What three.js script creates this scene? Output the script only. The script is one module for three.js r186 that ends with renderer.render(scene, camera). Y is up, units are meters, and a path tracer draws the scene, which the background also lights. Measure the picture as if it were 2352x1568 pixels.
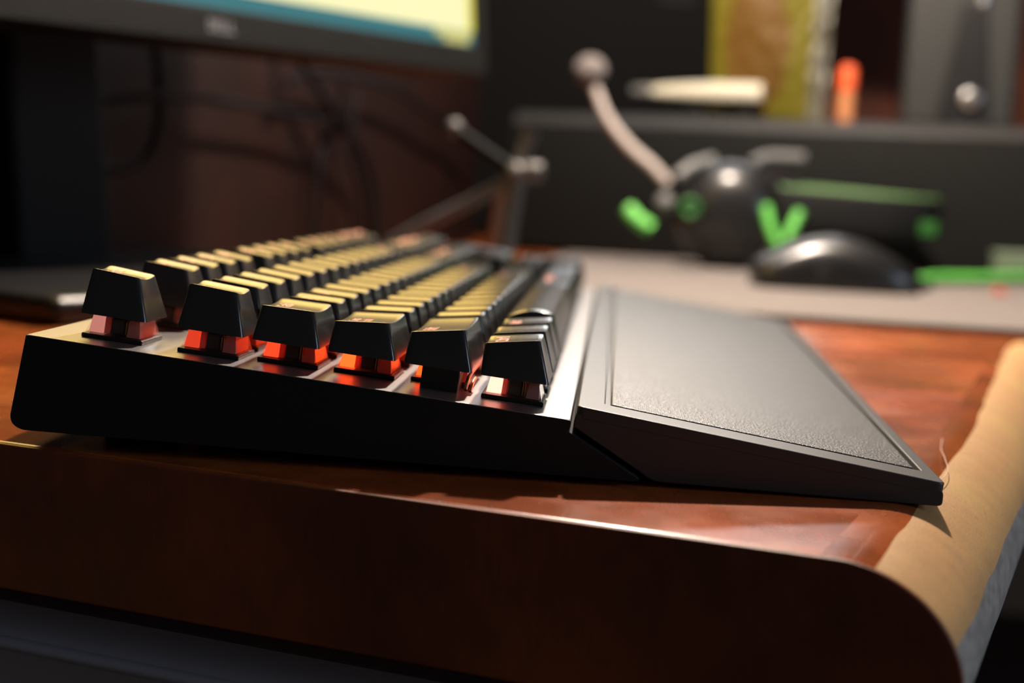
import * as THREE from 'three';
import { RoundedBoxGeometry } from 'three/addons/geometries/RoundedBoxGeometry.js';
import { mergeGeometries, mergeVertices, toCreasedNormals } from 'three/addons/utils/BufferGeometryUtils.js';
import { RectAreaLightUniformsLib } from 'three/addons/lights/RectAreaLightUniformsLib.js';
import { FontLoader } from 'three/addons/loaders/FontLoader.js';
import { TextGeometry } from 'three/addons/geometries/TextGeometry.js';

// ---------------------------------------------------------------- camera, exposure, lights
RectAreaLightUniformsLib.init();
const MM = 0.001, DESK = 0.74;                       // the world is in metres; numbers below are millimetres above the desk top
const W3 = (x, y, z) => new THREE.Vector3(x * MM, DESK + y * MM, z * MM);
const scene = new THREE.Scene();
scene.background = new THREE.Color(0x000000);
const camera = new THREE.PerspectiveCamera(27.952, 2352 / 1568, 0.02, 20);
{
  const at = W3(134.43, 69.05, 329.06);
  camera.position.copy(at);
  camera.up.set(-0.05718, 0.99265, -0.10664);
  camera.lookAt(at.x - 0.06762, at.y - 0.11042, at.z - 0.99158);
  camera.focus = 0.335;
  camera.userData.fStop = 7.6;
}
const renderer = new THREE.WebGLRenderer({ antialias: true });
renderer.toneMapping = THREE.LinearToneMapping;
renderer.toneMappingExposure = 1.0;
renderer.shadowMap.enabled = true;

const LAMP_AT = [205, 680, -680], LAMP_POWER = 5.2, LAMP_COLOR = new THREE.Color().setRGB(1, 0.84, 0.7);
const SECOND_LIGHT = 13, SECOND_COLOR = new THREE.Color().setRGB(0.96, 0.98, 1);
const SCREEN_GLOW = 1.0, SCREEN_LIGHT = 3.9;       // emission of the screen's face and radiance of the light in front of it
const SCREEN_COLOR = new THREE.Color().setRGB(1, 0.56, 0.06);
const WINDOW_AT = [1870, 560, 480], WINDOW_SIZE = [0.9, 0.7], WINDOW_COLOR = new THREE.Color().setRGB(0.66, 0.8, 1), WINDOW_POWER = 5.5;
const LED_COLOR = new THREE.Color().setRGB(1, 0.055, 0.012);

// ---------------------------------------------------------------- helpers
let seed = 7;
const rnd = () => { seed = (seed * 1664525 + 1013904223) >>> 0; return seed / 4294967296; };
const names = new Map();
function numbered(name) { const n = names.get(name) ?? 0; names.set(name, n + 1); return n ? `${name}_${String(n).padStart(3, '0')}` : name; }
function part(name, geo, material, parent, label) {              // geometry in millimetres -> one named mesh
  if (!geo.userData.scaled) { geo.scale(MM, MM, MM); geo.userData.scaled = true; }
  const m = new THREE.Mesh(geo, material);
  m.name = numbered(name); m.castShadow = m.receiveShadow = true;
  if (label) m.userData.label = label;
  parent.add(m);
  return m;
}
function thing(name, label, category, [x, y, z] = [0, 0, 0], group) {
  const o = new THREE.Group(); o.name = numbered(name); o.position.copy(W3(x, y, z)); scene.add(o);
  o.userData = { label, category }; if (group) o.userData.group = group;
  return o;
}
function tag(o, label, category, group) { o.userData = { label, category }; if (group) o.userData.group = group; return o; }
function structure(name, geo, material, [x, y, z]) {
  const m = part(name, geo, material, scene); m.position.copy(W3(x, y, z)); m.userData.kind = 'structure'; return m;
}
const box = (w, h, d, r = 0.5, s = 2) => new RoundedBoxGeometry(w, h, d, s, Math.min(r, w / 2.01, h / 2.01, d / 2.01));
const moved = (g, x, y, z) => g.translate(x, y, z);
const merged = (...gs) => mergeGeometries(gs.map((g) => { const q = g.index ? g.toNonIndexed() : g; for (const k of Object.keys(q.attributes)) if (!['position', 'normal', 'uv'].includes(k)) q.deleteAttribute(k); return q; }));
function tube(points, r, seg = 48, rad = 10, closed = false) {
  return new THREE.TubeGeometry(new THREE.CatmullRomCurve3(points.map((p) => new THREE.Vector3(...p)), closed, 'catmullrom', 0.5), seg, r, rad, closed);
}
function lathe(profile, seg = 48) { return new THREE.LatheGeometry(profile.map(([r, y]) => new THREE.Vector2(r, y)), seg); }
// a skin over closed loops of equal length; ends closed by fans
function loft(rings, crease = 0.6, capA = true, capB = true) {
  const n = rings[0].length, pos = [], idx = [];
  for (const ring of rings) for (const p of ring) pos.push(...p);
  for (let i = 0; i + 1 < rings.length; i++) for (let j = 0; j < n; j++) {
    const a = i * n + j, b = i * n + (j + 1) % n, c = a + n, d = b + n;
    idx.push(a, b, d, a, d, c);
  }
  const fan = (k, flip) => {
    const c = [0, 0, 0]; for (const p of rings[k]) for (let q = 0; q < 3; q++) c[q] += p[q] / n;
    const at = pos.length / 3; pos.push(...c);
    for (let j = 0; j < n; j++) { const a = k * n + j, b = k * n + (j + 1) % n; idx.push(...(flip ? [at, b, a] : [at, a, b])); }
  };
  if (capA) fan(0, true); if (capB) fan(rings.length - 1, false);
  let g = new THREE.BufferGeometry();
  g.setAttribute('position', new THREE.Float32BufferAttribute(pos, 3)); g.setIndex(idx);
  g = toCreasedNormals(g, crease);
  g.setAttribute('uv', new THREE.Float32BufferAttribute(new Float32Array(g.attributes.position.count * 2), 2));
  return g;
}
function bevelled(g, crease = 0.6, wide = 0.9) {
  const q = toCreasedNormals(g, crease), p = q.attributes.position, nn = q.attributes.normal, a = new THREE.Vector3(), b = new THREE.Vector3(), c = new THREE.Vector3(), e = new THREE.Vector3(), f = new THREE.Vector3();
  for (let i = 0; i < p.count; i += 3) {
    a.fromBufferAttribute(p, i); b.fromBufferAttribute(p, i + 1); c.fromBufferAttribute(p, i + 2);
    const far = Math.max(a.distanceTo(b), b.distanceTo(c), c.distanceTo(a)); e.copy(b).sub(a); f.copy(c).sub(a); e.cross(f);
    const w = e.length() / far; e.normalize();
    const level = Math.abs(e.y) > 0.9998 || Math.abs(e.z) > 0.9998 || Math.abs(e.x) > 0.9998 || Math.abs(e.x * 0.0532 + e.y * 0.9986) > 0.9998;
    if (w > wide || level) { for (let k = 0; k < 3; k++) nn.setXYZ(i + k, e.x, e.y, e.z); }
  }
  return q;
}
// uv in metres from the side a face looks to (geometry still in millimetres)
function boxUV(g, scale = 1) {
  const q = g.index ? g.toNonIndexed() : g, p = q.attributes.position, uv = new Float32Array(p.count * 2);
  const a = new THREE.Vector3(), b = new THREE.Vector3(), c = new THREE.Vector3(), n = new THREE.Vector3();
  for (let i = 0; i < p.count; i += 3) {
    a.fromBufferAttribute(p, i); b.fromBufferAttribute(p, i + 1); c.fromBufferAttribute(p, i + 2);
    n.copy(b).sub(a).cross(c.sub(a)); const ax = Math.abs(n.x), ay = Math.abs(n.y), az = Math.abs(n.z);
    for (let k = 0; k < 3; k++) {
      const x = p.getX(i + k), y = p.getY(i + k), z = p.getZ(i + k);
      const [u, v] = ay >= ax && ay >= az ? [x, z] : ax >= az ? [z, y] : [x, y];
      uv[(i + k) * 2] = u * MM * scale; uv[(i + k) * 2 + 1] = v * MM * scale;
    }
  }
  q.setAttribute('uv', new THREE.BufferAttribute(uv, 2));
  return q;
}
// value noise that tiles
function noiseGrid(n, s) { const g = new Float32Array(n * n); let q = s; for (let i = 0; i < g.length; i++) { q = (q * 1664525 + 1013904223) >>> 0; g[i] = q / 4294967296; } return g; }
function sampler(n, s) {
  const g = noiseGrid(n, s), sm = (t) => t * t * (3 - 2 * t);
  return (x, y) => {                                              // x, y in 0..1
    const fx = ((x % 1) + 1) % 1 * n, fy = ((y % 1) + 1) % 1 * n, ix = Math.floor(fx) % n, iy = Math.floor(fy) % n, tx = sm(fx - Math.floor(fx)), ty = sm(fy - Math.floor(fy));
    const a = g[iy * n + ix], b = g[iy * n + (ix + 1) % n], c = g[((iy + 1) % n) * n + ix], d = g[((iy + 1) % n) * n + (ix + 1) % n];
    return (a * (1 - tx) + b * tx) * (1 - ty) + (c * (1 - tx) + d * tx) * ty;
  };
}
function texture(size, fn, srgb, repeat = 1) {
  const data = new Uint8Array(size * size * 4);
  for (let y = 0; y < size; y++) for (let x = 0; x < size; x++) {
    const v = fn(x / size, y / size), k = (y * size + x) * 4;
    for (let c = 0; c < 3; c++) data[k + c] = Math.max(0, Math.min(255, Math.round(255 * (Array.isArray(v) ? v[c] : v))));
    data[k + 3] = 255;
  }
  const t = new THREE.DataTexture(data, size, size);
  t.wrapS = t.wrapT = THREE.RepeatWrapping; t.magFilter = THREE.LinearFilter; t.minFilter = THREE.LinearMipmapLinearFilter; t.generateMipmaps = true;
  if (srgb) t.colorSpace = THREE.SRGBColorSpace;
  t.repeat.set(repeat, repeat); t.needsUpdate = true;
  return t;
}
const lin = (r, g, b) => new THREE.Color().setRGB(r, g, b);
const std = (color, roughness, more = {}) => new THREE.MeshStandardMaterial({ color, roughness, ...more });
const phys = (color, roughness, more = {}) => new THREE.MeshPhysicalMaterial({ color, roughness, ...more });

// ---------------------------------------------------------------- materials
const n4 = sampler(4, 11), n9 = sampler(9, 23), n23 = sampler(23, 37), n64 = sampler(64, 51), n160 = sampler(160, 77), n256 = sampler(256, 91), n400 = sampler(400, 5);
// cherry-stained veneer: cloudy mottling, fine pores drawn out along the length
const mottle = (u, v) => 0.5 * n9(u, v) + 0.3 * n23(u + 0.3, v) + 0.2 * n64(u, v + 0.6);
const grain = (u, v) => 0.6 * n160(u * 3, v * 0.35) + 0.4 * n256(u * 5, v * 0.6);
const woodMap = texture(1024, (u, v) => { const m = mottle(u, v), g = grain(u, v), k = 0.8 + 0.34 * (m - 0.5) * 2 * 0.7 + 0.1 * (g - 0.5); return [0.74 * k, 0.385 * k * (0.93 + 0.14 * n9(v, u)), 0.175 * k]; }, true, 3);
const smudgeMap = texture(1024, (u, v) => {                         // fingerprints and dust on the varnish: rougher patches and specks
  const wipe = n4(u * 2, v), a = n9(u, v) * 0.5 + n23(v, u) * 0.3 + n64(u, v) * 0.2, speck = n400(u, v) > 0.985 ? 0.2 : 0;
  const r = 0.2 + 0.3 * Math.max(0, a - 0.4) + 0.06 * wipe + speck; return [r, r, r];
}, false, 3);
const dustBump = texture(1024, (u, v) => 0.35 * n256(u, v) + (n400(u, v) > 0.985 ? 0.5 : 0) + 0.15 * n64(u, v), false, 3);
const grit = texture(512, (u, v) => 0.6 * n256(u, v) + 0.4 * n160(u + 0.2, v), false, 22);
const leather = texture(512, (u, v) => { const a = n64(u, v), b = n160(u, v); return 0.65 * Math.abs(a - 0.5) * 2 + 0.35 * b; }, false, 28);
const fabric = texture(512, (u, v) => 0.5 + 0.25 * Math.sin(u * 2 * Math.PI * 64) * Math.sin(v * 2 * Math.PI * 64) + 0.25 * (n256(u, v) - 0.5), false, 14);

const M = {
  varnish: phys(0xffffff, 1, { map: woodMap, roughnessMap: smudgeMap, bumpMap: dustBump, bumpScale: 0.00002, clearcoat: 0.35, clearcoatRoughness: 0.1, specularIntensity: 0.4 }),
  endVeneer: phys(lin(0.6, 0.55, 0.47), 0.5, { map: woodMap, bumpMap: dustBump, bumpScale: 0.00004 }),
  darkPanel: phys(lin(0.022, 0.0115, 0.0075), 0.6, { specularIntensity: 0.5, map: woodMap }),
  plastic: std(lin(0.017, 0.0172, 0.018), 0.5),
  caseBlack: phys(lin(0.0065, 0.0065, 0.007), 0.55, { specularIntensity: 0.6, bumpMap: grit, bumpScale: 0.00001 }),
  key: std(lin(0.024, 0.0245, 0.026), 0.22),
  plate: std(lin(0.33, 0.322, 0.316), 0.33, { metalness: 0.85, bumpMap: grit, bumpScale: 0.00001 }),
  rest: std(lin(0.026, 0.0265, 0.0275), 0.42, { bumpMap: grit, bumpScale: 0.000012 }),
  restPanel: std(lin(0.028, 0.028, 0.0285), 0.42, { bumpMap: leather, bumpScale: 0.00013 }),
  clear: phys(0xffffff, 0.12, { transmission: 1, thickness: 0, ior: 1.49 }),
  frost: phys(lin(0.62, 0.3, 0.26), 0.7, { transmission: 0.6, thickness: 0, ior: 1.49 }),
  slider: std(lin(0.03, 0.028, 0.028), 0.35),
  copper: std(lin(0.7, 0.36, 0.2), 0.35, { metalness: 1 }),
  legend: std(lin(0.72, 0.3, 0.24), 0.5, { emissive: lin(0.9, 0.2, 0.13), emissiveIntensity: 0.4 }),
  legendPale: std(lin(0.8, 0.62, 0.52), 0.5, { emissive: lin(0.9, 0.35, 0.25), emissiveIntensity: 0.2 }),
  rubber: std(lin(0.012, 0.012, 0.012), 0.8),
  gloss: phys(lin(0.006, 0.006, 0.0068), 0.36),
  matte: phys(lin(0.008, 0.008, 0.0084), 0.65, { specularIntensity: 0.3 }),
  cable: phys(lin(0.0035, 0.0036, 0.004), 0.6, { specularIntensity: 0.15 }),
  charcoal: phys(lin(0.0048, 0.005, 0.0045), 0.6, { specularIntensity: 0.25, bumpMap: grit, bumpScale: 0.00004 }),
  steelBlue: std(lin(0.3, 0.33, 0.42), 0.4, { metalness: 0, bumpMap: dustBump, bumpScale: 0.00004 }),
  green: std(lin(0.11, 0.45, 0.07), 0.5),
  greenDark: std(lin(0.012, 0.1, 0.01), 0.5),
  mat: std(lin(0.13, 0.11, 0.1), 0.85, { bumpMap: fabric, bumpScale: 0.0002 }),
  chrome: std(lin(0.8, 0.8, 0.8), 0.25, { metalness: 1 }),
  lacquer: phys(lin(0.005, 0.005, 0.0055), 0.5, { specularIntensity: 0.35, clearcoat: 0.8, clearcoatRoughness: 0.26 }),
  greyTone: std(lin(0.11, 0.11, 0.105), 0.5),  // on yoke and tube end this grey stands for light and shade
};

// ---------------------------------------------------------------- the room
const plaster = std(lin(0.3, 0.26, 0.22), 0.9), carpet = std(lin(0.05, 0.035, 0.03), 0.95, { bumpMap: fabric, bumpScale: 0.002 });
structure('floor', boxUV(box(3500, 60, 4600, 1)), carpet, [550, -770, -200]);
structure('ceiling', box(3500, 60, 4600, 1), plaster, [550, 1790, -200]);
structure('wall_left', box(60, 2560, 4600, 1), plaster, [-1190, 510, -200]);
structure('wall_back', box(3500, 2560, 60, 1), plaster, [550, 510, -2490]);
structure('wall_front', box(3500, 2560, 60, 1), plaster, [550, 510, 2100]);
{ // right wall with an opening for the window
  const s = new THREE.Shape(); s.moveTo(-2300, -770); s.lineTo(2300, -770); s.lineTo(2300, 1790); s.lineTo(-2300, 1790); s.closePath();
  const zc = WINDOW_AT[2] + 200, yc = WINDOW_AT[1], h = new THREE.Path(); h.moveTo(-zc - 450, yc - 350); h.lineTo(-zc - 450, yc + 350); h.lineTo(-zc + 450, yc + 350); h.lineTo(-zc + 450, yc - 350); h.closePath(); s.holes.push(h);
  const g = new THREE.ExtrudeGeometry(s, { depth: 60, bevelEnabled: false }); g.rotateY(Math.PI / 2);
  structure('wall_right', g, plaster, [1890, 0, -200]);
  const w = new THREE.Group(); w.name = 'window_1'; w.userData.kind = 'structure'; w.position.copy(W3(1905, yc, WINDOW_AT[2])); scene.add(w);
  const wood = std(lin(0.35, 0.33, 0.3), 0.5);
  for (const sgn of [-1, 1]) { part('window_frame', moved(box(50, 700, 30, 2), 0, 0, sgn * 435), wood, w); part('window_frame', moved(box(50, 30, 840, 2), 0, sgn * 335, 0), wood, w); }
  part('window_bar', box(40, 640, 24, 2), wood, w);
  part('window_pane', moved(box(6, 640, 840, 0.5), 20, 0, 0), std(0x000000, 0.2, { emissive: WINDOW_COLOR, emissiveIntensity: 0.5 }), w);
  const l = new THREE.RectAreaLight(WINDOW_COLOR, WINDOW_POWER, WINDOW_SIZE[0], WINDOW_SIZE[1]);
  l.name = 'window_light'; l.position.copy(W3(1868, yc, WINDOW_AT[2])); scene.add(l); l.lookAt(0, l.position.y, l.position.z);
}

// ---------------------------------------------------------------- ceiling-hung lamp over the desk (out of frame)
{
  const t = thing('pendant_lamp', 'small black bell-shaped pendant lamp with a warm bulb hanging over the keyboard', 'lamp', [LAMP_AT[0], LAMP_AT[1] - 40, LAMP_AT[2]]);
  const shade = std(lin(0.03, 0.03, 0.03), 0.5, { side: THREE.DoubleSide });
  part('lamp_shade', lathe([[24, 118], [30, 112], [60, 96], [104, 62], [128, 20], [130, 18], [126, 17], [100, 58], [56, 90], [22, 106]], 40), shade, t);
  part('cord', moved(new THREE.CylinderGeometry(3, 3, 1008, 10), 0, 112 + 504, 0), M.cable, t);
  part('bulb', moved(new THREE.SphereGeometry(24, 24, 16), 0, 40, 0), std(0x000000, 0.4, { emissive: LAMP_COLOR, emissiveIntensity: 4 }), t);
  part('socket', moved(new THREE.CylinderGeometry(14, 14, 50, 16), 0, 86, 0), M.matte, t);
  const l = new THREE.PointLight(LAMP_COLOR, LAMP_POWER, 0, 2); l.name = 'lamp_bulb_light'; l.position.copy(W3(...LAMP_AT)); l.castShadow = true; l.shadow.radius = 1.1; scene.add(l);
}

// ---------------------------------------------------------------- desk
const desk = thing('desk', 'reddish glossy wooden desk with a dark cut end and a worn rounded edge', 'desk', [0, 0, 0]);
const edgePath = new THREE.CatmullRomCurve3([[193, 63.4], [199, 48], [211, 16], [222, -13], [240, -62], [260, -117], [295, -222], [333, -338], [350, -390], [368, -428], [400, -441], [460, -445], [650, -446], [1000, -446]].map(([x, z]) => new THREE.Vector3(x, 0, z)), false, 'catmullrom', 0.5);
const EDGE_N = 150, edgeIn = [], edgeDir = [];
for (let i = 0; i <= EDGE_N; i++) {
  const p = edgePath.getPointAt(i / EDGE_N), t = edgePath.getTangentAt(i / EDGE_N), n = new THREE.Vector3(-t.z, 0, t.x);
  const w = Math.max(0, 1 - i / 12); n.lerp(new THREE.Vector3(0.9578, 0, 0.2873), w); n.normalize();
  edgeIn.push([p.x, p.z]); edgeDir.push([n.x, n.z]);
}
const NEAR = (x) => 1 + (x + 15) * 0.3;                          // the cut near end
{
  const s = new THREE.Shape(); s.moveTo(-700, -NEAR(-700));
  for (let i = 0; i <= EDGE_N; i++) s.lineTo(edgeIn[i][0] - 12 * edgeDir[i][0], -(edgeIn[i][1] - 12 * edgeDir[i][1]));
  s.lineTo(1000, 2300); s.lineTo(-700, 2300); s.closePath();
  const g = new THREE.ExtrudeGeometry(s, { depth: 37 - 2.4, bevelEnabled: true, bevelThickness: 1.2, bevelSize: 1.5, bevelOffset: -1.5, bevelSegments: 5 });
  g.rotateX(-Math.PI / 2); g.translate(0, -37 + 1.2, 0);
  part('desktop', boxUV(bevelled(g, 0.7)), M.varnish, desk);
  // rounded nose: its profile in (outward, down) runs from the varnished start over the worn band to the grey underside
  const prof = [];
  for (let k = 0; k <= 18; k++) { const a = k / 18 * Math.PI / 2; prof.push([-12 + 27 * Math.sin(a), -24 + 24 * Math.cos(a)]); }
  for (let k = 1; k <= 8; k++) { const a = k / 8 * Math.PI / 2; prof.push([3 + 12 * Math.cos(a), -24 - 13 * Math.sin(a)]); }
  prof.push([-6, -37]);
  const along = [0]; for (let k = 1; k < prof.length; k++) along.push(along[k - 1] + Math.hypot(prof[k][0] - prof[k - 1][0], prof[k][1] - prof[k - 1][1]));
  const profAt = (q) => { if (q < 0) return [-12 + q, 0.03]; let k = 1; while (k < prof.length - 1 && along[k] < q) k++; const t = (q - along[k - 1]) / (along[k] - along[k - 1]); return [prof[k - 1][0] + t * (prof[k][0] - prof[k - 1][0]), prof[k - 1][1] + t * (prof[k][1] - prof[k - 1][1])]; };
  const total = along[along.length - 1], runs = [0];
  for (let i = 1; i <= EDGE_N; i++) runs.push(runs[i - 1] + Math.hypot(edgeIn[i][0] - edgeIn[i - 1][0], edgeIn[i][1] - edgeIn[i - 1][1]));
  const split1 = (i) => 8.2 - 4.5 * Math.min(1, runs[i] / 400) + 1.2 * (n23(runs[i] / 900, 0.2) - 0.5) + 1.0 * (n64(runs[i] / 900, 0.7) - 0.5);
  const split2 = (i) => 30.5 + 1.6 * (n23(runs[i] / 900, 0.55) - 0.5) + 1.2 * (n64(runs[i] / 900, 0.1) - 0.5);
  const noseBand = (from, to, n, name, mat, label) => {
    const pos = [], uv = [], idx = [];
    for (let i = 0; i <= EDGE_N; i++) for (let k = 0; k < n; k++) {
      const q = from(i) + (to(i) - from(i)) * k / (n - 1), [o, y] = profAt(q);
      pos.push(edgeIn[i][0] + edgeDir[i][0] * o, y, edgeIn[i][1] + edgeDir[i][1] * o); uv.push(q * MM, runs[i] * MM);
    }
    for (let i = 0; i < EDGE_N; i++) for (let k = 0; k + 1 < n; k++) { const a = i * n + k, b = a + 1, c = a + n, d = c + 1; idx.push(a, b, d, a, d, c); }
    const geo = new THREE.BufferGeometry(); geo.setAttribute('position', new THREE.Float32BufferAttribute(pos, 3)); geo.setAttribute('uv', new THREE.Float32BufferAttribute(uv, 2)); geo.setIndex(idx); geo.computeVertexNormals();
    return part(name, geo, mat, desk, label);
  };
  const tanMap = texture(512, (u, v) => {                             // bare wood: fine fibres along the edge, dents, grime specks
    const f = n256(u * 4, v * 0.3), m = n23(u, v), d = n160(u, v) > 0.93 ? 0.88 : 1, k = (0.92 + 0.06 * f + 0.05 * (m - 0.5)) * d; return [0.74 * k, 0.58 * k * (0.97 + 0.06 * n9(u, v)), 0.37 * k];
  }, true, 8);
  const greyMap = texture(256, (u, v) => { const k = 0.5 + 0.14 * n64(u, v * 0.4) + 0.06 * n160(u, v); return [k, k * 0.97, k * 0.93]; }, true, 8);
  const two = { side: THREE.DoubleSide };
  const vg = phys(0xffffff, 1, { map: woodMap, roughnessMap: smudgeMap, clearcoat: 0.4, clearcoatRoughness: 0.1, specularIntensity: 0.4, side: THREE.DoubleSide });
  noseBand(() => -2.4, split1, 11, 'varnished_edge', vg, 'varnished start of the rounded edge');
  noseBand(split1, split2, 14, 'worn_edge', std(0xffffff, 0.6, { map: tanMap, bumpMap: dustBump, bumpScale: 0.00006, ...two }), 'bare tan wood where the varnish wore off the rounded edge');
  noseBand(split2, () => total, 14, 'lower_edge', std(0xffffff, 0.5, { map: greyMap, ...two }), 'grey scuffed underside of the rounded edge');
  // end panel: the cut end, straight under the top and round at the nose
  const e = new THREE.Shape(), at = (o, y) => [o, y];
  e.moveTo(-920, -37); e.lineTo(-920, -0.6); for (const [o, y] of prof) e.lineTo(...at(o, Math.min(y, -0.05))); e.closePath();
  const eg = new THREE.ExtrudeGeometry(e, { depth: 0.8, bevelEnabled: true, bevelThickness: 0.5, bevelSize: 0.5, bevelOffset: -0.5, bevelSegments: 3, curveSegments: 4 });
  eg.translate(0, 0, 0.2);
  const ep = part('end_panel', boxUV(bevelled(eg, 0.7, 3)), M.endVeneer, desk, 'dark cut end of the desk top');
  ep.position.set(edgeIn[0][0] * MM, 0, edgeIn[0][1] * MM); ep.rotation.y = -Math.atan2(0.2873, 0.9578);
  // drawer front under the top: a steel lip
  const r = new THREE.Shape(); r.moveTo(-30, -43.2); r.lineTo(-3, -43.6); r.lineTo(5.4, -49.4); r.quadraticCurveTo(6.4, -49.2, 7.2, -49.8); r.quadraticCurveTo(8.4, -50.8, 7.6, -52); r.quadraticCurveTo(6.8, -53, 5, -53.2); r.lineTo(1, -53.6); r.lineTo(1, -110); r.lineTo(-30, -110); r.closePath();
  const rg = new THREE.ExtrudeGeometry(r, { depth: 1000, bevelEnabled: false, curveSegments: 8 }); rg.rotateY(-Math.PI / 2);
  const rail = part('drawer_front', boxUV(bevelled(rg, 0.7)), M.steelBlue, desk, 'blue grey steel drawer lip under the desk end');
  rail.position.set(205 * MM, 0, (NEAR(205) - 5) * MM); rail.rotation.y = -Math.atan2(0.2873, 0.9578);
  part('cabinet', boxUV(moved(box(760, 640, 860, 2), -420, -430, -640)), M.endVeneer, desk);
  // back panels of reddish wood
  const dx = 390, dz = -1200, len = Math.hypot(dx, dz);
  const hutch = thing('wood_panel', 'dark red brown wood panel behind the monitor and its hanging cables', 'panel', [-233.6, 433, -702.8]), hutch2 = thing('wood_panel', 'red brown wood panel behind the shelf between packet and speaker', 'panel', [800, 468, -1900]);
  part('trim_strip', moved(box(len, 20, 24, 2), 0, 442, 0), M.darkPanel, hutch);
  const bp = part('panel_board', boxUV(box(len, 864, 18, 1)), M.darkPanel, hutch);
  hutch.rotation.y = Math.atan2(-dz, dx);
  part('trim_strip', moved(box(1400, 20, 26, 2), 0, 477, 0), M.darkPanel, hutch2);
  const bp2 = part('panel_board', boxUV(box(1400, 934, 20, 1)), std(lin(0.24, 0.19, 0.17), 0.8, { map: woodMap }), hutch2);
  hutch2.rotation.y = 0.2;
}

// ---------------------------------------------------------------- keyboard
const U = 19.05, TILT = 5.5 * Math.PI / 180, GAP = 0.288;
const keyboard = thing('keyboard', 'black full-size mechanical keyboard with raised keys over red-lit clear switches, tilted on the desk', 'keyboard', [2.65, 27.48, 0]);
keyboard.rotation.z = -TILT;                                          // local x = towards the front row, y = up from the plate, z = -along the rows
const ROWS = [[2.05, 17.35, 14.21, 16.57], [2.24, 17.26, 14.64, 16.67], [1.8, 14.65, 15.13, 14.88], [1.33, 13.48, 14.89, 14.92], [1.4, 13.65, 14.64, 16.07], [0.83, 13.74, 14.27, 16.3]];
const rowX = (r) => (r === 0 ? 0 : (1 + GAP + r - 1) * U);
const LEN = 22.5 * U;
{ // case and plate
  const s = new THREE.Shape(); s.moveTo(-8.2, -0.12); s.lineTo(-10, -20); s.quadraticCurveTo(-10, -23.3, -6, -23.5); s.lineTo(142, -12.4); s.quadraticCurveTo(144, -12.1, 143, -11.2); s.lineTo(124.9, -2.7); s.quadraticCurveTo(125.5, -2.2, 125.5, -1.2); s.lineTo(125.5, -0.5); s.lineTo(125.2, -0.12); s.closePath();
  const g = new THREE.ExtrudeGeometry(s, { depth: LEN + 16 - 1.4, bevelEnabled: true, bevelThickness: 0.25, bevelSize: 0.2, bevelOffset: -0.2, bevelSegments: 2, curveSegments: 8 });
  g.translate(0, 0, -(LEN + 8) + 0.7 + 0.5);
  part('case', boxUV(bevelled(g)), M.caseBlack, keyboard);
  const p = new THREE.Shape(), x0 = -8.0, x1 = 125.15, z0 = -7.9, z1 = LEN + 7, r = 1.2;
  p.moveTo(x0 + r, z0); p.lineTo(x1 - r, z0); p.quadraticCurveTo(x1, z0, x1, z0 + r); p.lineTo(x1, z1 - r); p.quadraticCurveTo(x1, z1, x1 - r, z1); p.lineTo(x0 + r, z1); p.quadraticCurveTo(x0, z1, x0, z1 - r); p.lineTo(x0, z0 + r); p.quadraticCurveTo(x0, z0, x0 + r, z0);
  const pg = new THREE.ExtrudeGeometry(p, { depth: 0.4, bevelEnabled: true, bevelThickness: 0.1, bevelSize: 0.1, bevelOffset: -0.1, bevelSegments: 2 });
  pg.rotateX(-Math.PI / 2); pg.translate(0, -0.5, 0);
  part('top_plate', boxUV(bevelled(pg)), M.plate, keyboard, 'bare brushed metal plate');
  for (const [x, z] of [[8, -40], [8, -410], [120, -40], [120, -410]]) part('rubber_foot', moved(box(14, x < 60 ? 4.6 : 2.6, 26, 0.6), x, x < 60 ? -24.5 : -14.75, z), M.rubber, keyboard);
}
// one keycap with the top of its row, w units wide, d rows deep
const capShapes = new Map();
function capTop(row, w, d, kind) {
  const [v1, w1, v2r, w2] = ROWS[row], v2 = v2r + (d - 1) * U, g = 1.06, a = 2.21, ua = g + a, ub = w * U - g - a, uc = (ua + ub) / 2, uh = (ub - ua) / 2, vc = (v1 + v2) / 2, vh = (v2 - v1) / 2;
  const dish = kind === 'space' ? 0 : 0.66 + 0.1 * Math.min(w, 2);
  const f = (u, v) => w1 + (w2 - w1) * (v - v1) / (v2 - v1) - dish * (1 - Math.min(1.2, ((u - uc) / uh) ** 2)) + (kind === 'space' ? 1.5 * (1 - ((v - vc) / vh) ** 2) : 0);
  return { v1, v2, ua, ub, f, g };
}
function ringRR(x0, x1, u0, u1, r, y) {                                // rounded rectangle loop: x = v, z = -u
  const out = [], seg = 5, edge = 8, c = [[x1 - r, u0 + r, -Math.PI / 2], [x1 - r, u1 - r, 0], [x0 + r, u1 - r, Math.PI / 2], [x0 + r, u0 + r, Math.PI]];
  for (let q = 0; q < 4; q++) {
    const [cx, cu, a0] = c[q];
    for (let k = 0; k <= seg; k++) { const t = a0 + k / seg * Math.PI / 2; out.push([cx + r * Math.cos(t), 0, cu + r * Math.sin(t)]); }
    const [nx, nu, na] = c[(q + 1) % 4], A = out[out.length - 1], B = [nx + r * Math.cos(na), 0, nu + r * Math.sin(na)];
    for (let k = 1; k < edge; k++) out.push([A[0] + (B[0] - A[0]) * k / edge, 0, A[2] + (B[2] - A[2]) * k / edge]);
  }
  return out.map(([x, , u]) => [x, typeof y === 'function' ? y(u, x) : y, -u]);
}
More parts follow.
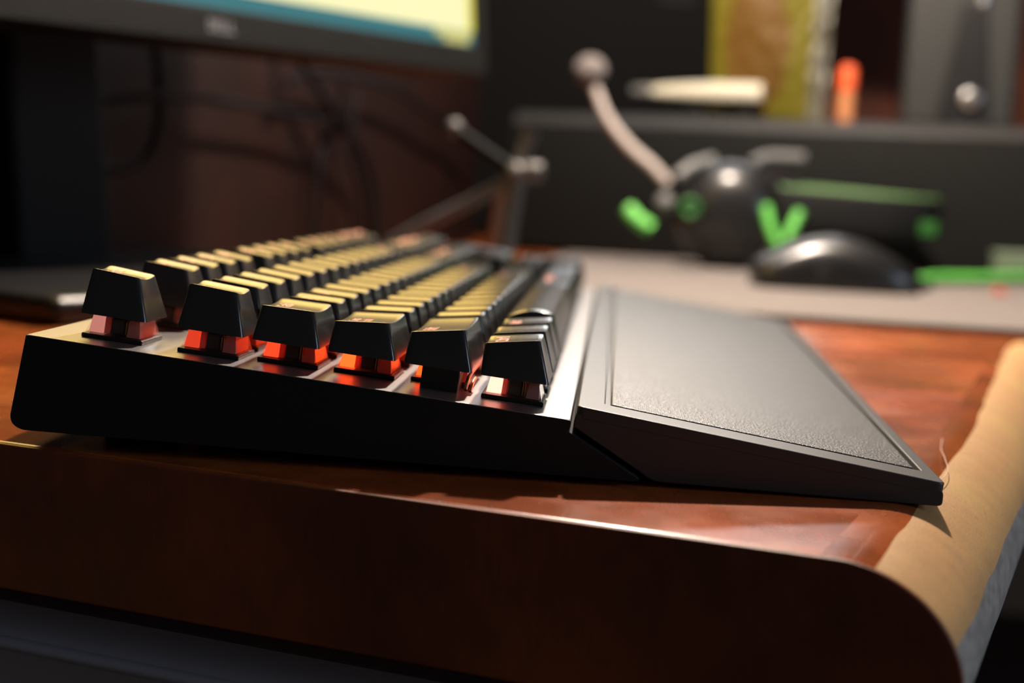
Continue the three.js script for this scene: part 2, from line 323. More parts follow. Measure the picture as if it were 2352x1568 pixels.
function capGeometry(row, w, d, kind) {
  const key = [row, w, d, kind].join();
  if (capShapes.has(key)) return capShapes.get(key);
  const { v1, v2, ua, ub, f, g } = capTop(row, w, d, kind), bx0 = g, bx1 = d * U - g, bu0 = g, bu1 = w * U - g, rings = [];
  rings.push(ringRR(bx0 + 0.9, bx1 - 0.9, bu0 + 0.9, bu1 - 0.9, 0.6, 6.0));
  rings.push(ringRR(bx0, bx1, bu0, bu1, 1.1, 6.0));
  const L = (t) => (p, q) => p + (q - p) * t;
  for (const [t, dy, rr, inset] of [[0.06, null, 0.9, 0], [0.965, 0.3, 1.15, 0], [0.99, 0.09, 1.2, 0.05], [1, 0.0, 1.2, 0.24]]) {
    const m = L(t), y = dy === null ? 6.6 : (u, v) => f(u, v) - dy;
    rings.push(ringRR(m(bx0, v1) + inset, m(bx1, v2) - inset, m(bu0, ua) + inset, m(bu1, ub) - inset, rr, y));
  }
  const last = rings[rings.length - 1], cx = (v1 + v2) / 2, cz = -(ua + ub) / 2;
  for (const s of [0.85, 0.65, 0.42, 0.2, 0.03]) rings.push(last.map(([x, , z]) => { const X = cx + (x - cx) * s, Z = cz + (z - cz) * s; return [X, f(-Z, X), Z]; }));
  const geo = loft(rings, 0.5);
  capShapes.set(key, geo);
  return geo;
}
const font = await new FontLoader().loadAsync('fonts/droid/droid_sans_bold.typeface.json');
function legendGeometry(text, row, w, d, kind) {
  const { v1, ua, ub, f } = capTop(row, w, d, kind), lines = text.split('|'), size = lines.length > 1 ? 2.4 : text.length > 2 ? 3.2 : 4;
  const pos = [];
  const put = (shape, u0, v0) => {
    const sg = new THREE.ShapeGeometry(shape, 4).toNonIndexed(), p = sg.attributes.position;
    for (let i = 0; i < p.count; i++) { const u = u0 + p.getX(i), v = v0 - p.getY(i); pos.push(v, f(u, v) + 0.035, -u); }
  };
  if (text === '#') {                                                  // four window panes
    for (const [a, b] of [[0, 0], [2.5, 0], [0, 2.3], [2.5, 2.3]]) { const s = new THREE.Shape(); s.moveTo(a, b); s.lineTo(a + 2.1, b - 0.2); s.lineTo(a + 2.1, b + 1.9); s.lineTo(a, b + 1.9); s.closePath(); put(s, ua + 2, v1 + 6.6); }
  } else lines.forEach((line, k) => { for (const s of font.generateShapes(line, size)) put(s, ua + (w > 1.2 ? 7.5 : 3.6), v1 + 1.9 + size + k * size * 1.3); });
  const g = new THREE.BufferGeometry(); g.setAttribute('position', new THREE.Float32BufferAttribute(pos, 3));
  g.setAttribute('uv', new THREE.Float32BufferAttribute(new Float32Array(pos.length / 3 * 2), 2)); g.computeVertexNormals();
  return g;
}
// switches: black base, clear housing with frosted blocks added to catch light, dark slider, glowing red diode
const swBase = merged(moved(box(15.6, 1.1, 15.6, 0.3), 0, 0.55, 0), moved(box(13.8, 1.4, 13.8, 0.2), 0, -0.4, 0));
const taper = (x0, x1, z0, z1, y0, y1, k) => loft([[[x0, y0, z0], [x0, y0, z1], [x1, y0, z1], [x1, y0, z0]], [[x0 + k, y1, z0 + k], [x0 + k, y1, z1 - k], [x1 - k, y1, z1 - k], [x1 - k, y1, z0 + k]]], 0.3);
const swHousing = taper(-7.2, 7.2, -7.2, 7.2, 1.1, 5.9, 1.5);
const swSlider = merged(moved(box(3.4, 4.2, 9, 0.4), 0, 3.3, 0), moved(box(4, 2.4, 4, 0.3), -0.4, 5.5, 0));
const swContact = merged(...[2.1, 2.7].map((x) => moved(box(0.3, 3.4, 8, 0.1, 1), x, 3, 0)), moved(box(1.4, 0.5, 5, 0.1, 1), 2.4, 4.7, 0));
const swDiode = taper(-6.8, -3.2, -3.4, 5.6, 1.3, 5.6, 0.6);
const swSide = taper(-3.1, -1.9, -3.4, 5.0, 1.3, 5.4, 0.1);
const swFrost = taper(3.1, 6.5, -6.2, 6.2, 1.3, 5.5, 0.5);
const swPlain = merged(moved(box(15.6, 1.1, 15.6, 0.3), 0, 0.55, 0), moved(box(12.4, 5, 12.4, 1.2), 0, 3.4, 0));
const DIODE = [[0.55, 0.2, 0.16, 0.9], [0.75, 0.045, 0.014, 2.0], [1.5, 0.08, 0.02, 3], [3.6, 0.24, 0.035, 5], [3.2, 0.2, 0.025, 5], [2.6, 1.0, 0.72, 5]];
const diodeMat = DIODE.map(([r, g, b]) => std(lin(0.3, 0.1, 0.08), 0.5, { emissive: lin(r, g, b), emissiveIntensity: 1 }));
function addSwitch(row, uc, vc, full, lit) {
  if (!full) { const s = part('switch', swPlain, M.slider, keyboard); s.position.set(vc * MM, 0, -uc * MM); return; }
  const s = part('switch', swBase, M.gloss, keyboard, 'clear switch housing on a black base lit red from inside'); s.position.set(vc * MM, 0, -uc * MM);
  part('switch_housing', swHousing, M.clear, s); part('slider', swSlider, M.slider, s); part('contact_leaf', swContact, M.copper, s); part('added_frost_block', swFrost, M.frost, s); part('added_frost_block', swSide, M.frost, s);
  part('led', swDiode, diodeMat[row], s);
  if (lit) { const l = new THREE.PointLight(LED_COLOR, DIODE[row][3] * 1e-5 * LED_GAIN, 0, 2); l.name = 'led_light'; l.castShadow = true; l.shadow.radius = 0.05; l.position.set(-4.7 * MM, 3.2 * MM, 0); s.add(l); }
}
const LED_GAIN = 4.5;
function addKey(row, u, w, text, { d = 1, kind = '', rowAt = row } = {}) {
  const c = part('keycap', capGeometry(row, w, d, kind), M.key, keyboard); c.position.set(rowX(rowAt) * MM, 0, -u * U * MM);
  if (text) part('legend', legendGeometry(text, row, w, d, kind), text === '#' ? M.legendPale : M.legend, c, text === '#' ? 'pale mark of four panes' : undefined);
  if (text === 'Shift' && u === 0) {
    const b = part('stabilizer', merged(moved(box(9.6, 7, 8.5, 0.5), 0.8, 2.6, 0), moved(box(5, 4, 5, 0.4), 0, 6, 0)), M.gloss, keyboard, 'black key stabilizer'); b.position.set((rowX(4) + 9.3) * MM, 0, -9.2 * MM);
    part('stabilizer_wire', merged(tube([[7.5, 1, 4], [7.6, 4, 2], [7.6, 4.5, -24]], 0.5, 16, 8), tube([[8.6, 0.8, 4], [8.8, 3, 2], [8.8, 3.2, -4]], 0.45, 12, 8)), M.copper, b);
  }
  const full = u < 5;
  addSwitch(row, (u + w / 2) * U, rowX(rowAt) + d * U / 2, full, u < 2.9);
}
{
  const row = (r, u, list) => { for (const k of list) { const [text, w = 1] = Array.isArray(k) ? k : [k]; addKey(r, u, w, text, w > 5 ? { kind: 'space' } : {}); u += w; } };
  row(0, 0, ['Esc']); row(0, 2, ['F1', 'F2', 'F3', 'F4']); row(0, 6.5, ['F5', 'F6', 'F7', 'F8']); row(0, 11, ['F9', 'F10', 'F11', 'F12']); row(0, 15.25, ['PrtSc', 'ScrLk', 'Pause']);
  row(1, 0, ['`', '1', '2', '3', '4', '5', '6', '7', '8', '9', '0', '-', '=', ['Bksp', 2]]); row(1, 15.25, ['Ins', 'Home', 'PgUp']); row(1, 18.5, ['Num', '/', '*', '-']);
  row(2, 0, [['Tab', 1.5], ...'QWERTYUIOP[]', ['\\', 1.5]]); row(2, 15.25, ['Del', 'End', 'PgDn']); row(2, 18.5, ['7', '8', '9']);
  addKey(2, 21.5, 1, '+', { d: 2 });
  row(3, 0, [['Caps|Lock', 1.75], ...'ASDFGHJKL;', '\'', ['Enter', 2.25]]); row(3, 18.5, ['4', '5', '6']);
  row(4, 0, [['Shift', 2.25], ...'ZXCVBNM,./', ['Shift', 2.75]]); row(4, 16.25, ['^']); row(4, 18.5, ['1', '2', '3']);
  addKey(4, 21.5, 1, 'Ent', { d: 2 });
  row(5, 0, [['Ctrl', 1.25], ['#', 1.25], ['Alt', 1.25], ['', 6.25], ['Alt', 1.25], ['#', 1.25], ['Menu', 1.25], ['Ctrl', 1.25]]); row(5, 15.25, ['<', 'v', '>']); row(5, 18.5, [['0', 2], '.']);
  for (let k = 0; k < 4; k++) { const b = part('media_button', box(9, 3.4, U - 1.5, 0.8), M.key, keyboard); b.position.set(10 * MM, 1.6 * MM, -(18.5 + k + 0.5) * U * MM); }
}

// ---------------------------------------------------------------- wrist rest in front of the keyboard
{
  const t = thing('wrist_rest', 'black rubbery wrist rest with a pebbled inset panel, sloping down in front of the keyboard', 'wrist rest', [2.65, 27.48, 0]);
  t.rotation.z = -TILT;
  const skew = (g) => { const p = g.attributes.position; for (let i = 0; i < p.count; i++) { const x = p.getX(i); if (x > 128) p.setX(i, x + 0.043 * (-p.getZ(i)) * Math.min(1, (x - 128) / 84)); } g.computeVertexNormals(); return bevelled(g, 0.6); };
  const s = new THREE.Shape(); s.moveTo(126.4, 1.6); s.lineTo(213, -2.95); s.quadraticCurveTo(214.6, -3.1, 214.7, -4.6); s.lineTo(214.8, -6); s.quadraticCurveTo(214.8, -7, 213.6, -7.1); s.lineTo(148.6, -11.9); s.quadraticCurveTo(146, -11.9, 144.8, -10.9); s.lineTo(126.3, -1.9); s.quadraticCurveTo(125.9, -1.4, 126.4, 1.6);
  const g = new THREE.ExtrudeGeometry(s, { depth: LEN + 13.6 - 1.4, bevelEnabled: true, bevelThickness: 0.3, bevelSize: 0.3, bevelOffset: -0.3, bevelSegments: 2, curveSegments: 6, steps: 1 });
  g.translate(0, 0, -(LEN + 7) + 0.7);
  part('body', boxUV(skew(g)), M.rest, t);
  const slope = -Math.atan2(4.7, 88.2), z0 = -6.25, z1 = LEN + 7, W = 88.3;
  const plane = (shape, depth, bevel, holes) => {
    const q = new THREE.ExtrudeGeometry(shape, { depth: depth - bevel, bevelEnabled: true, bevelThickness: bevel, bevelSize: bevel, bevelOffset: -bevel, bevelSegments: 3, curveSegments: 6 });
    q.rotateX(-Math.PI / 2); q.translate(0, bevel - depth, 0); q.rotateZ(slope); q.translate(126.4, 2.9, 0); return boxUV(skew(q));
  };
  const rr = (P, x0, x1, y0, y1, r) => { P.moveTo(x0 + r, y0); P.lineTo(x1 - r, y0); P.quadraticCurveTo(x1, y0, x1, y0 + r); P.lineTo(x1, y1 - r); P.quadraticCurveTo(x1, y1, x1 - r, y1); P.lineTo(x0 + r, y1); P.quadraticCurveTo(x0, y1, x0, y1 - r); P.lineTo(x0, y0 + r); P.quadraticCurveTo(x0, y0, x0 + r, y0); return P; };
  const frame = rr(new THREE.Shape(), 0, W + 0.1, z0, z1, 2.0); frame.holes.push(rr(new THREE.Path(), 6.7, 84.6, 5.2, LEN - 6, 1.2));
  part('rim', plane(frame, 2.6, 0.4), M.rest, t);
  part('inset_panel', plane(rr(new THREE.Shape(), 8.2, 83.2, 6.9, LEN - 8, 0.8), 1.6, 0.4), M.restPanel, t, 'pebbled inset panel');
  for (const [x, z] of [[190, -40], [198, -410], [158, -40]]) part('rubber_foot', moved(box(10, 1.4, 24, 0.4), x, -8.9 + (x - 190) * 0.0963, z), M.rubber, t);
}

// ---------------------------------------------------------------- monitor
{
  const t = thing('monitor', 'black flat monitor with a pale yellow screen and a teal bar along its lower edge', 'monitor', [-94.7, 142.3, -450.1]);
  const e = new THREE.Vector3(0.4452, 0.0332, -0.8948), n = new THREE.Vector3(0.8953, 0, 0.4455), u0 = new THREE.Vector3(-0.0148, 0.9995, 0.0297);
  const a = 4 * Math.PI / 180, up = u0.clone().multiplyScalar(Math.cos(a)).addScaledVector(n, -Math.sin(a)), nn = e.clone().cross(up).normalize();
  const basis = new THREE.Matrix4().makeBasis(e, up, nn); t.quaternion.setFromRotationMatrix(basis);   // x along the width, y up, z out of the screen
  const HW = 286, SW = 272.6, B = 20, SH = 306;
  part('screen_housing', moved(box(HW * 2, SH + B + 15, 38, 4, 3), 0, (SH + B + 15) / 2, -21), M.charcoal, t);
  const bez = new THREE.Shape(); bez.moveTo(-HW, 0); bez.lineTo(HW, 0); bez.lineTo(HW, SH + B + 15); bez.lineTo(-HW, SH + B + 15); bez.closePath();
  const hole = new THREE.Path(); hole.moveTo(-SW, B); hole.lineTo(-SW, B + SH); hole.lineTo(SW, B + SH); hole.lineTo(SW, B); hole.closePath(); bez.holes.push(hole);
  part('bezel', new THREE.ExtrudeGeometry(bez, { depth: 2.4, bevelEnabled: true, bevelThickness: 0.8, bevelSize: 0.8, bevelOffset: -0.8, bevelSegments: 2 }), M.charcoal, t);
  const cv = document.createElement('canvas'); cv.width = 1024; cv.height = 574; const c = cv.getContext('2d');
  c.fillStyle = 'rgb(253,248,190)'; c.fillRect(0, 0, 1024, 574); c.fillStyle = 'rgb(238,228,96)'; c.fillRect(1024 - 14, 0, 14, 574);
  c.fillStyle = 'rgb(44,114,122)'; c.fillRect(0, 574 - 19, 1024, 19);
  c.fillStyle = 'rgb(214,205,120)'; c.fillRect(1024 - 96, 574 - 18, 90, 8); c.fillRect(1024 - 74, 574 - 9, 62, 7);
  const map = new THREE.CanvasTexture(cv); map.colorSpace = THREE.SRGBColorSpace; map.magFilter = THREE.LinearFilter;
  const sg = new THREE.PlaneGeometry(SW * 2, SH); sg.translate(0, B + SH / 2, 0.6);
  part('screen', sg, std(0x050505, 0.4, { emissive: 0xffffff, emissiveMap: map, emissiveIntensity: SCREEN_GLOW }), t, 'glowing pale yellow screen with a teal bar');
  const lg = new TextGeometry('DELL', { font, size: 7, depth: 0.4, curveSegments: 3 }); lg.computeBoundingBox(); lg.translate(-(lg.boundingBox.max.x) / 2, 6.4, 3.1);
  part('logo', lg, std(lin(0.35, 0.35, 0.37), 0.4, { metalness: 0.5 }), t, 'grey maker lettering on the lower bezel');
  const l = new THREE.RectAreaLight(SCREEN_COLOR, SCREEN_LIGHT, SW * 2 * MM, (SH - 10) * MM); l.name = 'screen_light';
  l.position.set(0, (B + 10 + SH / 2) * MM, 4.2 * MM); l.rotation.y = Math.PI; t.add(l);
  // column and base stand upright on the desk: built along the monitor's width, levelled by the tilt
  const st = new THREE.Group();
  const col = box(74, 300, 30, 6); col.translate(0, 15, -146);
  part('stand_column', col, M.matte, t);
  part('stand_neck', moved(box(90, 90, 126, 6), 0, 130, -96), M.matte, t);
  const bg = box(330, 13, 250, 5, 3); const b = part('stand_base', bg, M.gloss, t);
  b.quaternion.copy(t.quaternion).invert().multiply(new THREE.Quaternion().setFromAxisAngle(new THREE.Vector3(0, 1, 0), Math.atan2(0.8948, 0.4446)));
  b.position.copy(new THREE.Vector3(-45 * MM, (6.6 - 142.3) * MM, 5 * MM).applyQuaternion(t.quaternion.clone().invert()));
}

// ---------------------------------------------------------------- light bar over the far shelf (just above the frame)
{
  const t = thing('light_bar', 'wide black light bar with a white diffuser held above the far shelf', 'lamp', [232, 440, -1300]);
  t.rotation.x = 0.12;
  part('housing', moved(box(464, 96, 30, 4, 3), 0, 48, -17), M.charcoal, t);
  part('diffuser', moved(box(444, 78, 2.4, 1), 0, 50, -1.4), std(0x050505, 0.4, { emissive: SECOND_COLOR, emissiveIntensity: 1 }), t, 'glowing white diffuser');
  part('arm', moved(box(40, 40, 410, 4), 70, 48, -236), M.matte, t);
  for (const x of [-229, 229]) part('end_cap', moved(box(8, 100, 34, 3), x, 48, -16), M.rubber, t);
  const l = new THREE.RectAreaLight(SECOND_COLOR, SECOND_LIGHT, 0.444, 0.074); l.name = 'light_bar_light';
  l.position.set(0, 50 * MM, 3 * MM); l.rotation.y = Math.PI; t.add(l);
}

// ---------------------------------------------------------------- cables hanging behind the monitor
{
  const cab = (pts, r, label, name = 'cable', mat = M.cable) => { const t = thing(name, label, 'cable', pts[0]); part('cord', tube(pts.map(([x, y, z]) => [x - pts[0][0], y - pts[0][1], z - pts[0][2]]), r, 64, 10), mat, t); return t; };
  cab([[-212, 260, -650], [-208, 167, -673], [-206, 137, -679], [-206, 99, -679], [-211, 76, -664], [-220, 70, -635], [-231, 75, -600], [-252, 90, -560]], 3.6, 'thick black cable hanging in a J-shaped loop left of the other cables');
  cab([[-262, 86, -520], [-237, 104, -582], [-225, 115, -621], [-203, 124, -672], [-182, 127, -751], [-154, 125, -837], [-131, 120, -900], [-118, 112, -945]], 3, 'black cable running level across the back panel below the monitor');
  cab([[-146, 215, -856], [-144, 174, -868], [-133, 150, -893], [-117, 122, -930], [-107, 96, -973], [-100, 68, -998], [-95, 4, -1012]], 4, 'black cable curving down to the right behind the keyboard');
  cab([[-118, 165, -935], [-120, 130, -934], [-133, 102, -926], [-136, 70, -915], [-136, 4, -915]], 3.4, 'black cable dropping straight down below the crossing cables');
  cab([[-150, 150, -850], [-137, 163, -890], [-104, 165, -991], [-81, 157, -1062], [-58, 140, -1132], [-43, 131, -1180], [-20, 116, -1228]], 3.2, 'black cable sagging to the right towards the tripod arm');
  cab([[-110, 150, -960], [-112, 129, -950], [-112, 102, -945], [-105, 67, -960], [-98, 4, -985]], 2.8, 'thin black cable slanting down between the two thicker ones');
}

// ---------------------------------------------------------------- small grey tabletop tripod
{
  const t = thing('tabletop_tripod', 'small grey tabletop tripod with a round knob standing behind the keyboard', 'tripod', [60, 0, -650]);
  const grey = std(lin(0.06, 0.056, 0.056), 0.5), o = ([x, y, z]) => [x - 58, y + (y > 10 ? 2 : 0), z + 650];
  part('hub', moved(new THREE.SphereGeometry(9, 20, 14), 5, 80, 0), grey, t);
  part('knob', moved(lathe([[0, -7], [6, -7], [7, -5], [7, 5], [6, 7], [0, 7]], 24).rotateZ(Math.PI / 2), 17, 82, 2), grey, t);
  part('leg', tube([o([64, 76, -650]), o([60, 40, -646]), o([57, 2, -642])], 6, 20, 12), grey, t);
  part('leg', tube([o([60, 74, -652]), o([28, 55, -656]), o([-5, 37, -660]), o([-60, 4, -668])], 4.6, 24, 12), grey, t);
  part('leg', tube([o([66, 74, -656]), o([50, 60, -690]), o([38, 4, -770])], 4.6, 24, 12), grey, t);
  part('arm', tube([o([62, 80, -648]), o([40, 93, -650]), o([18, 107, -652])], 4.2, 16, 12), M.cable, t, 'dark arm');
  part('arm_tip', moved(new THREE.SphereGeometry(6.5, 18, 12), ...o([17, 108, -652])), grey, t);
  part('clamp', tube([o([64, 82, -650]), o([68, 96, -652]), o([72, 108, -652])], 5, 14, 12), grey, t);
}

// ---------------------------------------------------------------- mouse pad, mouse, headset, cable
{
  const s = new THREE.Shape(), r = 10, w = 510, d = 655; s.moveTo(r, 0); s.lineTo(w - r, 0); s.quadraticCurveTo(w, 0, w, r); s.lineTo(w, d - r); s.quadraticCurveTo(w, d, w - r, d); s.lineTo(r, d); s.quadraticCurveTo(0, d, 0, d - r); s.lineTo(0, r); s.quadraticCurveTo(0, 0, r, 0);
  const t = thing('desk_mat', 'large grey cloth desk mat lying beyond the keyboard and the wrist rest', 'mat', [30, 0, -497.6]);
  const pg = new THREE.ExtrudeGeometry(s, { depth: 2.4, bevelEnabled: true, bevelThickness: 0.7, bevelSize: 0.7, bevelOffset: -0.7, bevelSegments: 2 }); pg.rotateX(-Math.PI / 2); pg.translate(0, 0.9, 0);
  part('cloth', boxUV(pg), M.mat, t);
  part('stitched_edge', moved(box(w - 20, 2.2, 1.6, 0.6), w / 2, 1.6, 0.2), M.rubber, t, 'dark stitched border');
  t.rotation.y = -0.0893;
}
{
  const t = thing('computer_mouse', 'glossy black computer mouse lying on the grey desk mat', 'mouse', [309, 3.4, -752]); t.rotation.y = 6 * Math.PI / 180;
  // sections along x (front -65 .. rear 65)
  const L = 65, H = (x) => { const s = (x + L) / (2 * L); return 11 + 31 * Math.pow(Math.sin(Math.PI * Math.min(1, 0.12 + 0.80 * s)), 1.25) * (s > 0.82 ? Math.sqrt(Math.max(0, 1 - ((s - 0.82) / 0.2) ** 2)) : 1); }, Wd = (x) => { const s = (x + L) / (2 * L); return (29 + 4 * Math.cos((s - 0.7) * 5)) * Math.pow(Math.max(0, 1 - Math.pow(Math.abs(2 * s - 1), 6)), 0.32) + 3; };
  const ring = (x, k = 1, yk = 1) => { const out = []; for (let j = 0; j < 40; j++) { const a = j / 40 * Math.PI * 2, c = Math.cos(a), q = Math.sin(a), w = Wd(x) * k, h = H(x) * yk; out.push([x, q >= 0 ? 6 + (h - 6) * Math.pow(q, 0.75) : 6 * (1 - Math.pow(-q, 0.3)), w * Math.sign(c) * Math.pow(Math.abs(c), 0.72)]); } return out; };
  const xs = []; for (let k = 0; k <= 30; k++) xs.push(-L * Math.cos(k / 30 * Math.PI));
  part('shell', loft(xs.map((x) => ring(x)).reverse(), 0.9), M.lacquer, t);
  const wheel = new THREE.TorusGeometry(8, 3.4, 12, 28); wheel.translate(-36, 27, 0); part('scroll_wheel', wheel, M.rubber, t);
  part('side_grip', moved(box(58, 12, 2.4, 1.2), 8, 13, 30.6), M.rubber, t);
  const seam = tube([[-60, 17, 0], [-50, 25, 0], [-20, 37.4, 0]], 0.7, 20, 6); part('button_seam', seam, M.rubber, t);
}
{
  const t = thing('headset', 'black gaming headset with green trim and a raised microphone boom lying on the desk mat', 'headset', [235, 3.4, -1000]);
  const o = (x, y, z) => [x - 234, y - 3.9, z + 1000];
  const cup = (x, y, z, r, dep, ry, rx) => { const g = lathe([[0, dep], [r * 0.35, dep * 0.97], [r * 0.65, dep * 0.82], [r * 0.88, dep * 0.5], [r, 0], [r * 0.98, -6], [r * 0.9, -10], [0, -10]], 44); g.rotateX(Math.PI / 2 + rx); g.rotateY(ry); g.translate(...o(x, y, z)); return g; };
  part('ear_cup', cup(243, 55, -985, 51, 29, -0.05, 0.0), M.lacquer, t);
  part('ear_cup', cup(282, 64, -1035, 48, 30, 0.5, -0.5), M.lacquer, t);
  const cush = new THREE.TorusGeometry(36, 14, 16, 40); cush.rotateX(-0.25); cush.rotateY(-0.25); cush.translate(...o(244, 52, -1004)); part('ear_cushion', cush, M.rubber, t);
  const cush2 = new THREE.TorusGeometry(34, 13, 16, 40); cush2.rotateX(-0.5); cush2.rotateY(0.5); cush2.translate(...o(276, 56, -1050)); part('ear_cushion', cush2, M.rubber, t);
  // headband: a flat strap swept along an arc
  const arc = new THREE.CatmullRomCurve3([[286, 66, -958], [330, 64, -952], [390, 62, -958], [430, 62, -985], [440, 62, -1030], [415, 64, -1075], [350, 68, -1090], [300, 70, -1075]].map((p) => new THREE.Vector3(...o(...p))));
  const strap = (w, h, off, yo) => { const rings = []; for (let k = 0; k <= 60; k++) { const p = arc.getPointAt(k / 60), tg = arc.getTangentAt(k / 60), nx = new THREE.Vector3(tg.z, 0, -tg.x).normalize(), R = []; for (let j = 0; j < 16; j++) { const a = j / 16 * Math.PI * 2, c = Math.sign(Math.cos(a)) * Math.pow(Math.abs(Math.cos(a)), 0.5), s = Math.sign(Math.sin(a)) * Math.pow(Math.abs(Math.sin(a)), 0.5); R.push([p.x + nx.x * (c * w + off), p.y + s * h + yo, p.z + nx.z * (c * w + off)]); } rings.push(R); } return loft(rings, 0.8); };
  part('headband', strap(6, 19, 0, -2), M.matte, t);
  part('headband_trim', strap(4.6, 1.8, 0, 17.4), std(lin(0.1, 0.2, 0.07), 0.6), t, 'thin grey green trim along the top of the headband');
  part('green_mark', moved(box(16, 13, 3, 1.5), ...o(424, 52, -962)), M.greenDark, t, 'dark green mark at the end of the headband');
  part('microphone_boom', tube([o(184, 82, -985), o(168, 98, -985), o(146, 115, -985), o(124, 140, -985), o(109, 170, -985)], 5, 40, 14), std(lin(0.5, 0.44, 0.4), 0.4, { metalness: 0.2 }), t, 'bent black microphone boom with lamp light put into its pale grey colour');  // pale colour carries the lamp light on a black boom
  part('microphone_foam', moved(new THREE.SphereGeometry(14, 24, 18).scale(1.1, 1, 1), ...o(105, 184, -985)), std(lin(0.12, 0.105, 0.1), 0.95), t, 'round grey foam tip');
  part('boom_hinge', moved(new THREE.SphereGeometry(9, 20, 14), ...o(182, 64, -972)), M.greyTone, t);
  part('boom_trim', tube([o(147, 57, -966), o(156, 48, -962), o(170, 39, -960)], 7, 16, 12), M.green, t, 'bright green end piece');
  const lg = new THREE.TorusGeometry(7, 3, 10, 24); lg.translate(...o(204, 60, -941)); part('cup_mark', lg, M.greenDark, t, 'dark green round mark on the ear cup');
  part('lit_yoke', tube([o(192, 88, -978), o(206, 99, -984), o(226, 106, -994)], 6, 20, 10), M.greyTone, t);  // grey arch put in for the lit streak above the black cup
  part('slider_arm', tube([o(262, 104, -1010), o(282, 112, -1030), o(316, 113, -1040)], 6, 20, 10), M.greyTone, t);
  part('green_cord', tube([o(271, 66, -930), o(276, 46, -924), o(287, 27, -920), o(294, 44, -924), o(302, 62, -930)], 4.6, 40, 10), M.green, t, 'bright green cord bent into a V');
  part('metal_bead', moved(new THREE.SphereGeometry(3.2, 16, 12), ...o(294, 31, -912)), M.chrome, t);
}
{
  const P = [[385, 9, -800], [394, 9, -838], [422, 9, -898], [470, 9, -941], [527, 9, -1003], [560, 9, -1030]];
  const t = thing('green_cable', 'thick bright green cable lying on the desk mat behind the mouse', 'cable', P[0]);
  part('sleeve', tube(P.map(([x, y, z]) => [x - P[0][0], y - P[0][1], z - P[0][2]]), 5.5, 60, 12), M.green, t);
  part('plug', moved(box(22, 8, 9, 1), -3, 0, 4).rotateY(0), M.matte, t);
  const b = thing('small_box', 'small grey green box standing behind the green cable', 'box', [540, 3.4, -1052]);
  part('body', moved(box(56, 26, 30, 3), 0, 13, 0), std(lin(0.12, 0.17, 0.1), 0.6), b); part('lid', moved(box(58, 5, 32, 2), 0, 26, 0), std(lin(0.16, 0.2, 0.14), 0.6), b);
  const c = thing('red_clip', 'tiny red clip on the desk mat in front of the green cable', 'clip', [448, 3.4, -796]);
  part('clip_body', moved(box(11, 4, 8, 1.4), 0, 2, 0), std(lin(0.6, 0.12, 0.06), 0.5), c); part('clip_lever', moved(box(4, 3, 9, 1), -2, 4.6, 0), std(lin(0.6, 0.12, 0.06), 0.5), c);
}
{
  const t = thing('hair_strand', 'thin pale strand of hair on the desk beside the wrist rest corner', 'hair', [234, 0.4, -70]);
  part('fibre', tube([[4, 0, -20], [-1, 0.2, 0], [-4, 0.6, 17], [-7, 0.2, 33], [-12, 0.3, 47], [-18, 0, 58]], 0.1, 40, 6), std(lin(0.7, 0.5, 0.45), 0.6), t);
}

// ---------------------------------------------------------------- raised shelf at the far end, and what stands on and behind it
const SHELF_TURN = -Math.atan2(0.2608, 0.9654);
const onShelf = (x, z) => [x, 155, z];
{
  const t = thing('desk_shelf', 'long dark shelf on side supports with a slanted front lip at the far end', 'shelf', [19, 0, -1212]); t.rotation.y = SHELF_TURN;
  const LN = 826, s = new THREE.Shape(); s.moveTo(0, 6); s.lineTo(0, 141); s.quadraticCurveTo(-0.6, 143, -2, 144.5); s.lineTo(-9, 153); s.quadraticCurveTo(-10.5, 155, -13, 155); s.lineTo(-200, 155); s.lineTo(-200, 139); s.lineTo(-16, 139); s.lineTo(-16, 6); s.closePath();
  const g = new THREE.ExtrudeGeometry(s, { depth: LN, bevelEnabled: true, bevelThickness: 1, bevelSize: 1, bevelOffset: -1, bevelSegments: 2, curveSegments: 5 }); g.rotateY(Math.PI / 2); g.rotateY(0);
  // shape x was depth (towards the viewer), now it points along -z: turn so that +x of the shape faces the viewer
  const p = g.attributes.position; for (let i = 0; i < p.count; i++) p.setZ(i, -p.getZ(i)); const ix = g.toNonIndexed ? g : g; const q = g.index ? g.toNonIndexed() : g; const a = q.attributes.position; for (let i = 0; i < a.count; i += 3) { const x = a.getX(i), y = a.getY(i), z = a.getZ(i); a.setXYZ(i, a.getX(i + 1), a.getY(i + 1), a.getZ(i + 1)); a.setXYZ(i + 1, x, y, z); } q.computeVertexNormals();
  part('board', boxUV(toCreasedNormals(q, 0.4)), M.charcoal, t);
  const lp = new THREE.Shape(); [[0.5, 142.5], [-1.5, 145.4], [-8.5, 153.6], [-14, 155.7], [-14, 154.6], [-9.4, 152.4], [-2.4, 144.4], [-0.6, 142.5]].forEach(([x, y], i) => (i ? lp.lineTo(x, y) : lp.moveTo(x, y))); lp.closePath();
  const lg = new THREE.ExtrudeGeometry(lp, { depth: LN, bevelEnabled: false }); lg.rotateY(-Math.PI / 2); lg.translate(LN, 0, 0);
  part('lip_highlight', boxUV(lg), phys(lin(0.016, 0.0155, 0.015), 0.45, { specularIntensity: 0.7 }), t, 'lighter strip painting the highlight along the slanted lip');  // lighter colour carries the lamp highlight on the lip
  for (const x of [12, LN - 12]) part('side_support', moved(box(22, 139, 183, 1.5), x, 69.5, -108), M.charcoal, t);
}
